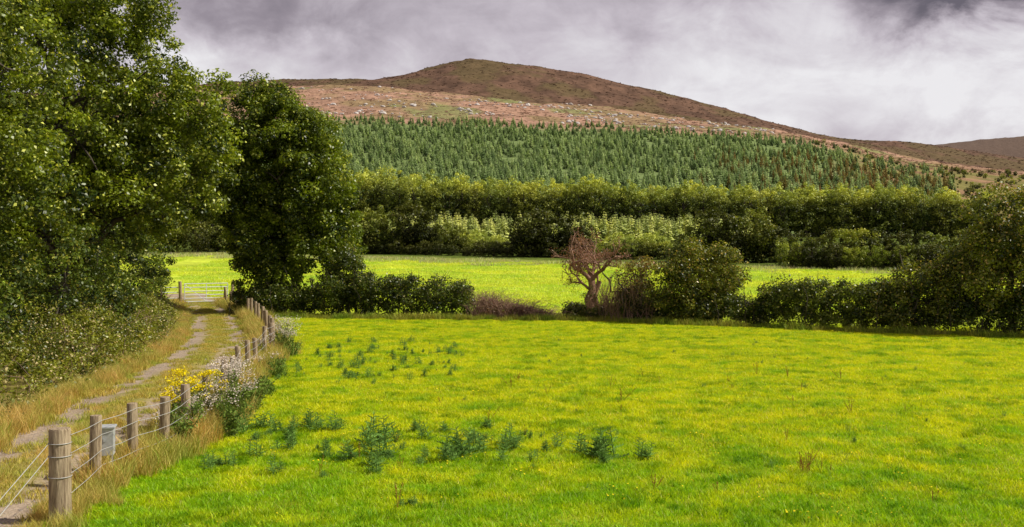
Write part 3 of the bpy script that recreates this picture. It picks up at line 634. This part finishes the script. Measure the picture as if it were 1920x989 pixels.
def far_bushes():
    L_ = []
    def b(t, d, s, hs=1.0, k=None): L_.append([t*d, d, s, s*hs, rng.integers(100) if k is None else k])
    px = lambda v: (v-960)/F
    for v, h in ((655,5),(700,6.6),(722,7),(772,7.8),(790,6.8),(835,5),(860,4)): b(px(v), 149, h/5., 1.05, 0 if h > 7.1 or h == 6.8 else 1)
    for v, h in ((880,2.2),(905,2.6),(930,2.4),(955,2.6)): b(px(v), 146, h/5.)
    for v, h in ((985,6.6),(1010,7.2),(1040,6.4),(1070,6.4),(1095,5)): b(px(v), 141, h/5., 1.0, (0, 3)[v % 2])
    for v, h in ((1120,2.4),(1150,3),(1180,2.6),(1210,3.2),(1245,2.8),(1275,3.2)): b(px(v), 134, h/5.)
    for v, h in ((1310,6.4),(1335,7.4),(1365,6.6),(1400,7.6),(1430,6.8),(1455,5)): b(px(v), 128, h/5., 1.0, (0, 3, 4)[v % 3])
    for v, h in ((1480,4.4),(1505,5),(1530,4),(1560,5.2),(1585,5.6),(1615,5.6),(1640,5.2),(1665,4),(1690,4.8),(1720,5.2),(1750,4.8),(1790,5.2),(1830,5.6),(1870,5.2),(1900,6),(1950,6)): b(px(v), 121-(v-1480)*.022, h/5., .95)
    for v in range(1480, 1900, 22): b(px(v), 114-(v-1480)*.02, .5+.25*rng.random())
    for v in range(640, 1480, 26): b(px(v), 149-(v-640)*.025, .4+.25*rng.random(), .8, 0)
    for v in range(-200, 660, 38): b(px(v), 150+rng.normal()*3, 1.0+.5*rng.random())
    return np.array(L_)
PF = [(.012, .026, .004), (.32, .38, .04), (.44, .44, .10)]
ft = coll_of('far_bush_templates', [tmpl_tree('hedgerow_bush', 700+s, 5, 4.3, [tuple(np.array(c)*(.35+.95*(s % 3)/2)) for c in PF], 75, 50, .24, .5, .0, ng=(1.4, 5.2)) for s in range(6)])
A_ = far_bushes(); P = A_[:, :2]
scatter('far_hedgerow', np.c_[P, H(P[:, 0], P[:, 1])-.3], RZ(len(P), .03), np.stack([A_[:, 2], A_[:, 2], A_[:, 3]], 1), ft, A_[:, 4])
n = 900; d = 250+rng.random(n)*500; tq = .30+rng.random(n)*.33; P = np.stack([tq*d, d], 1)
scatter('moorland_scrub', np.c_[P, H(P[:, 0], P[:, 1])-.2], RZ(n), S3(.2+.6*rng.random(n)**3), ft)
P = np.array([[.474*330, 330], [.515*360, 360.]]); scatter('lone_moorland_trees', np.c_[P, H(P[:, 0], P[:, 1])], RZ(2), S3([1.1, .7]), ft)
rc = coll_of('rock_templates', [stone(s+30, M_stone, 'moor_rock') for s in range(5)])
n = 1100; d = 680+rng.random(n)*340; tq = bear(560)+rng.random(n)*(bear(1450)-bear(560)); P = np.stack([tq*d, d], 1)
k = fbm(P[:, 0]/60, P[:, 1]/60, 55, 3) > .52; P = P[k]
scatter('hillside_rocks', np.c_[P, H(P[:, 0], P[:, 1])+.3], RZ(len(P), .2), S3(.5+1.8*rng.random(len(P))**3), rc)
def heather(seed, pal):
    r = np.random.default_rng(seed); g = Geo(); C = crown_pts([(0, 0, .15, 1.6, 1.6, .25)], 10, r, .3); clumps(g, C, np.full(len(C), .4), 14, .4, pal, 0, r, flat=.5)
    return g.build('heather', [M_heather], link=False)
hc = coll_of('heather_templates', [heather(s, [(.28, .18, .12), (.50, .33, .23)]) for s in range(4)])
hc2 = coll_of('cloud_shaded_heather_templates', [heather(s, [(.08, .048, .032), (.22, .135, .088)]) for s in range(4)])  # same heather with the summit's cloud shadow mixed into its colours
n = 7000; d = 640+rng.random(n)*430; tq = -.42+rng.random(n)*1.0; P = np.stack([tq*d, d], 1)
scatter('heather_clumps', np.c_[P, H(P[:, 0], P[:, 1])], RZ(n), S3(.4+.7*rng.random(n)), hc)
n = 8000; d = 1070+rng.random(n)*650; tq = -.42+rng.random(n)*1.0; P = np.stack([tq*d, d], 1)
scatter('cloud_shaded_heather_clumps', np.c_[P, H(P[:, 0], P[:, 1])], RZ(n), S3(.5+1.1*rng.random(n)), hc2)

# ------------------------------------------------------------------ thistles, docks, flowers
def thistle(seed):
    r = np.random.default_rng(seed); g = Geo()
    for s in range(r.integers(2, 5)):
        bx_, by_ = r.normal(size=2)*.08; h = .26+.26*r.random(); top = np.array([bx_+r.normal()*.06, by_+r.normal()*.06, h]); b = np.array([bx_, by_, 0]); tube(g, [b, (b+top)/2, top], [.009, .007, .004], 5, 0, (.12, .20, .04))
        V = []; C = []
        for k in range(16):
            f = k/16; a = k*2.4+r.random(); d = np.array([math.cos(a), math.sin(a), .4+r.normal()*.15]); d /= np.linalg.norm(d); L_ = (.22*(1-f*.65))*(.8+.4*r.random()); o = b*(1-f)+top*f; sd = nrm(np.cross(d, [0, 0, 1.])); c = np.array([.16, .29, .06])*(.5+1.1*r.random())
            for q in range(4):
                p0 = o+d*L_*(q/4)-np.array([0, 0, L_*.12*(q/4)**2]); w = L_*.2*(1-.5*q/4)
                for sg in (-1, 1): V += [p0, p0+sd*sg*w*.3+d*L_*.18, p0+sd*sg*w*1.1+d*L_*.22+[0, 0, .02], p0+sd*sg*w*.3-d*L_*.02]; C += [c]*4
            V += [o+sd*.008, o+d*L_*1.05-[0, 0, L_*.1], o-sd*.008, o+d*L_*.3]; C += [c]*4
        g.add(V, np.arange(len(V)).reshape(-1, 4), np.array(C), 0)
    return g.build('thistle', [M_flower], link=False)
tc_ = coll_of('thistle_templates', [thistle(s) for s in range(7)])
P = [(-.84,16.5,1.25),(-.7,16.4,1.0),(-.95,16.2,.9),(-.5,16.7,.8),(1.32,16.4,1.05),(1.5,16.3,1.1),(1.2,16.7,.8),(1.45,15.9,.7),(2.12,16.2,.75),(2.2,16.3,.5),(-2.4,17.2,1.2),(-2.2,16.4,1.1),(-2.55,16.1,.9),(-2.1,15.7,.8),(-2.3,17.6,1.0),(-.1,17.4,.8),(.0,17.0,.7),(-.2,16.0,.6),(.8,17.2,.6),(.55,16.9,.5),(-3.6,18.6,.8),(-3.9,18.9,.9),(-3.3,18.8,.8),(-4.2,18.4,.8),(-4.8,19,.9),(-5.0,18.6,1.0),(-3.9,16.9,.7),(-4.2,16.4,.7),(-1.6,17.8,.7),(-1.4,16.2,.5),(-3.1,16.3,.6),(-1.8,18.6,.6),(-1.2,18.6,.6)]
P = np.array(P); e = np.c_[-4.8+rng.random(44)*5.4, 15.2+rng.random(44)*4, .25+.4*rng.random(44)]
e2_ = np.c_[-6.3+rng.random(90)*4.8, 25+rng.random(90)*11, .2+.45*rng.random(90)]; e3 = np.c_[-4.5+rng.random(70)*16, 14+rng.random(70)*24, .12+.2*rng.random(70)]
e4 = np.c_[-1.3+rng.normal(size=3)*.2, 13.2+rng.random(3)*.3, [.3, .3, .3]]
P = np.concatenate([P, e, e2_, e3, e4]); scatter('thistle_patch', np.c_[P[:, :2], H(P[:, 0], P[:, 1])], RZ(len(P), .06), S3(P[:, 2]), tc_)

def flower(name, loc, h, spread, stems, fcol, lcol, seed, head=.08, nf=40, fs=.025, leafn=30):
    r = np.random.default_rng(seed); g = Geo(); o = np.array(loc, float); o[2] = Hs(o[0], o[1])
    for s in range(stems):
        b = o+np.array([r.normal()*spread*.4, r.normal()*spread*.4, 0]); t = o+np.array([r.normal()*spread, r.normal()*spread, h*(.6+.5*r.random())])
        pth = wig(b, t, 5, .03, r); tube(g, pth, np.linspace(.008, .004, 5), 4, 0, (.12, .16, .05))
        m = leafn; f = r.random(m)**.8*.85; P = b+(t-b)*f[:, None]+r.normal(size=(m, 3))*.05*np.array([1, 1, .3]); c = np.array(lcol)*(.6+.8*r.random((m, 1)))
        leaves(g, P, nrm(r.normal(size=(m, 3))+[0, 0, .5]), .06+.07*r.random(m), .02+.02*r.random(m), c, 0, r)
        P = t+r.normal(size=(nf, 3))*head*np.array([1, 1, .5]); c = np.array(fcol)*(.6+.55*r.random((nf, 1)))
        leaves(g, P, nrm(r.normal(size=(nf, 3))*.6+[0, 0, 1]), np.full(nf, fs), np.full(nf, fs), c, 0, r)
    return g.build(name, [M_flower], loc=tuple(o))
YE = (.9, .74, .01); WH = (.78, .68, .60); GL = (.18, .25, .04)
for k, (x_, y_, h_, n_) in enumerate([(-6.15, 18.4, 1.1, 13), (-6.0, 18.7, 1.0, 11), (-5.75, 19.2, .95, 6), (-6.2, 18.0, .8, 7)]): flower('ragwort_plant', (x_, y_, 0), h_, .14, n_, YE, GL, 800+k, .06, 60, .034)
for k, (x_, y_, h_, n_) in enumerate([(-5.6, 19.6, 1.1, 15), (-5.75, 20.4, 1.1, 15), (-5.5, 19.0, .85, 10), (-5.95, 21.2, 1.0, 9), (-6.0, 17.4, .6, 6), (-5.75, 18.2, .7, 8), (-7.3, 31.8, 1.1, 15), (-7.6, 33.0, .9, 11), (-7.5, 29.8, .7, 6), (-8.0, 34.5, .8, 6), (-6.9, 27, .6, 4)]): flower('willowherb_plant', (x_, y_, 0), h_, .22, n_, WH, GL, 820+k, .09, 48, .034)
for k in range(9):
    x_ = -5.55+.25*rng.normal(); y_ = 16.6+rng.random()*4.5; flower('nettle_plant', (x_, y_, 0), .55+.3*rng.random(), .15, 8, (.3, .3, .08), (.16, .24, .04), 850+k, .03, 10, .02, 60)
for k in range(12):
    y_ = 21+rng.random()*12; x_ = float(xf(y_))+.5+.3*rng.random(); flower('nettle_plant', (x_, y_, 0), .4+.3*rng.random(), .18, 7, (.3, .3, .08), (.17, .26, .04), 870+k, .03, 10, .02, 45)
def buttercup(seed):
    r = np.random.default_rng(seed); g = Geo(); P = np.c_[r.normal(size=(7, 2))*.15, .09+.04*r.random(7)]
    for p_ in P: tube(g, [(p_[0], p_[1], 0), tuple(p_)], [.002, .002], 3, 0, (.15, .25, .03))
    leaves(g, P, nrm(r.normal(size=(7, 3))*.3+[0, 0, 1]), np.full(7, .03), np.full(7, .03), np.tile([.85, .7, .02], (7, 1)), 0, r); return g.build('buttercup', [M_flower], link=False)
bc = coll_of('buttercup_templates', [buttercup(s) for s in range(4)])
n = 500; d = 12+rng.random(n)*30; P = np.stack([-4+rng.random(n)*22, d], 1); scatter('buttercups', np.c_[P, H(P[:, 0], P[:, 1])], RZ(n), S3(.7+.6*rng.random(n)), bc)
def dock(seed):
    r = np.random.default_rng(seed); g = Geo()
    for s in range(3):
        t = np.array([r.normal()*.1, r.normal()*.1, .25+.2*r.random()]); tube(g, [(0, 0, 0), tuple(t/2), tuple(t)], [.005, .004, .002], 4, 0, (.25, .1, .04)); m = 30; f = .4+.6*r.random((m, 1)); leaves(g, t*f+r.normal(size=(m, 3))*.012, nrm(r.normal(size=(m, 3))), np.full(m, .022), np.full(m, .015), np.tile([.3, .13, .03], (m, 1)), 0, r)
    return g.build('dock', [M_flower], link=False)
dc = coll_of('dock_templates', [dock(s) for s in range(3)])
n = 45; P = np.stack([-3+rng.random(n)*14, 13+rng.random(n)*14], 1); P = np.concatenate([P, np.c_[4.5+rng.normal(size=8)*.15, 15.2+rng.normal(size=8)*.15]]); scatter('dock_plants', np.c_[P, H(P[:, 0], P[:, 1])], RZ(len(P)), S3(.4+.5*rng.random(len(P))), dc)

# ------------------------------------------------------------------ sun and sky
AZ, EL = math.radians(90), math.radians(46)
sd = (math.cos(EL)*math.sin(AZ), math.cos(EL)*math.cos(AZ), math.sin(EL))
from mathutils import Vector
su = bpy.data.lights.new('sun', 'SUN'); su.energy = 5.0; su.angle = math.radians(.5); su.color = (1, .94, .80)
so = bpy.data.objects.new('sun', su); scene.collection.objects.link(so); so.rotation_euler = Vector(sd).to_track_quat('Z', 'Y').to_euler(); so.location = (40, 10, 60)
w = bpy.data.worlds.new('World'); scene.world = w; w.use_nodes = True; nt = w.node_tree; N = nt.nodes; L = nt.links; N.clear()
out = N.new('ShaderNodeOutputWorld'); bg = N.new('ShaderNodeBackground'); bg.inputs['Strength'].default_value = .1; L.new(bg.outputs[0], out.inputs[0])
sk = N.new('ShaderNodeTexSky'); sk.sky_type = 'NISHITA'; sk.sun_disc = False; sk.sun_elevation = EL; sk.sun_rotation = AZ
tc = N.new('ShaderNodeTexCoord')
def wnoise(scale, det, rough=.6, off=(0, 0, 0), st=(1, 1, 1.6), dist=.3):
    mp = N.new('ShaderNodeMapping'); mp.inputs['Location'].default_value = off; mp.inputs['Scale'].default_value = st; L.new(tc.outputs['Generated'], mp.inputs[0])
    q = N.new('ShaderNodeTexNoise'); q.inputs['Scale'].default_value = scale; q.inputs['Detail'].default_value = det; q.inputs['Roughness'].default_value = rough; q.inputs['Distortion'].default_value = dist; L.new(mp.outputs[0], q.inputs[0]); return q.outputs['Fac']
sp = N.new('ShaderNodeSeparateXYZ'); L.new(tc.outputs['Generated'], sp.inputs[0])
nw1 = wnoise(9, 7, .6, (3, 1, 2)); nw2 = wnoise(9, 7, .6, (9, 4, 7)); nf = wnoise(4.5, 8, .52, (1.3, 0, .7), dist=.8); nf2 = wnoise(13, 8, .62, (5, 2, 1), dist=.5)
U = M('ADD', sp.outputs[0], M('MULTIPLY', M('SUBTRACT', nw1, .5), .20)); Vv = M('ADD', sp.outputs[2], M('MULTIPLY', M('SUBTRACT', nw2, .5), .17))
val = M('ADD', M('ADD', .68, M('MULTIPLY', M('SUBTRACT', nf, .5), .9)), M('MULTIPLY', M('SUBTRACT', nf2, .5), .60))
for (cu, cv, ru, rv, am) in ((.41, .238, .08, .032, -.8), (.50, .235, .07, .04, -.7), (-.32, .25, .12, .05, -.26), (-.20, .225, .07, .03, -.18), (-.20, .16, .09, .04, .12), (.40, .14, .25, .05, .35), (.27, .225, .035, .03, .2), (-.03, .25, .12, .05, -.16), (.18, .25, .10, .04, -.18), (.12, .15, .2, .05, .05), (-.3, .16, .05, .035, .35)):
    a = M('DIVIDE', M('SUBTRACT', U, cu), ru); b = M('DIVIDE', M('SUBTRACT', Vv, cv), rv)
    r2 = M('ADD', M('MULTIPLY', a, a), M('MULTIPLY', b, b)); gs = M('POWER', 2.718, M('MULTIPLY', r2, -1)); val = M('ADD', val, M('MULTIPLY', gs, am))
ov = N.new('ShaderNodeMapRange'); ov.interpolation_type = 'SMOOTHSTEP'; L.new(sp.outputs[2], ov.inputs['Value']); ov.inputs['From Min'].default_value = .28; ov.inputs['From Max'].default_value = .55; ov.inputs['To Min'].default_value = 0; ov.inputs['To Max'].default_value = -.42  # overhead clouds, out of view, darkened to cut ambient light and deepen sun contrast
val = M('ADD', val, ov.outputs[0])
cr = N.new('ShaderNodeValToRGB'); L.new(val, cr.inputs[0]); E = cr.color_ramp.elements
E[0].position = 0; E[0].color = (.14, .12, .145, 1); E[1].position = 1; E[1].color = (.86, .84, .86, 1)
q = E.new(.35); q.color = (.33, .285, .325, 1); q = E.new(.65); q.color = (.58, .525, .575, 1)
sc_ = N.new('ShaderNodeVectorMath'); sc_.operation = 'SCALE'; sc_.inputs['Scale'].default_value = 10.0; L.new(cr.outputs[0], sc_.inputs[0])
mx = N.new('ShaderNodeMix'); mx.data_type = 'RGBA'; mx.inputs[0].default_value = .95; L.new(sk.outputs[0], mx.inputs[6]); L.new(sc_.outputs[0], mx.inputs[7]); L.new(mx.outputs[2], bg.inputs[0])

# ------------------------------------------------------------------ camera
cam = bpy.data.cameras.new('camera'); cam.lens = 35; cam.sensor_width = 36; cam.clip_end = 12000; cam.clip_start = .1
co = bpy.data.objects.new('camera', cam); scene.collection.objects.link(co); co.location = (0, 0, EYE); co.rotation_euler = (math.radians(90-.936), 0, 0)
scene.camera = co
scene.view_settings.view_transform = 'Standard'; scene.view_settings.look = 'None'; scene.view_settings.exposure = 0
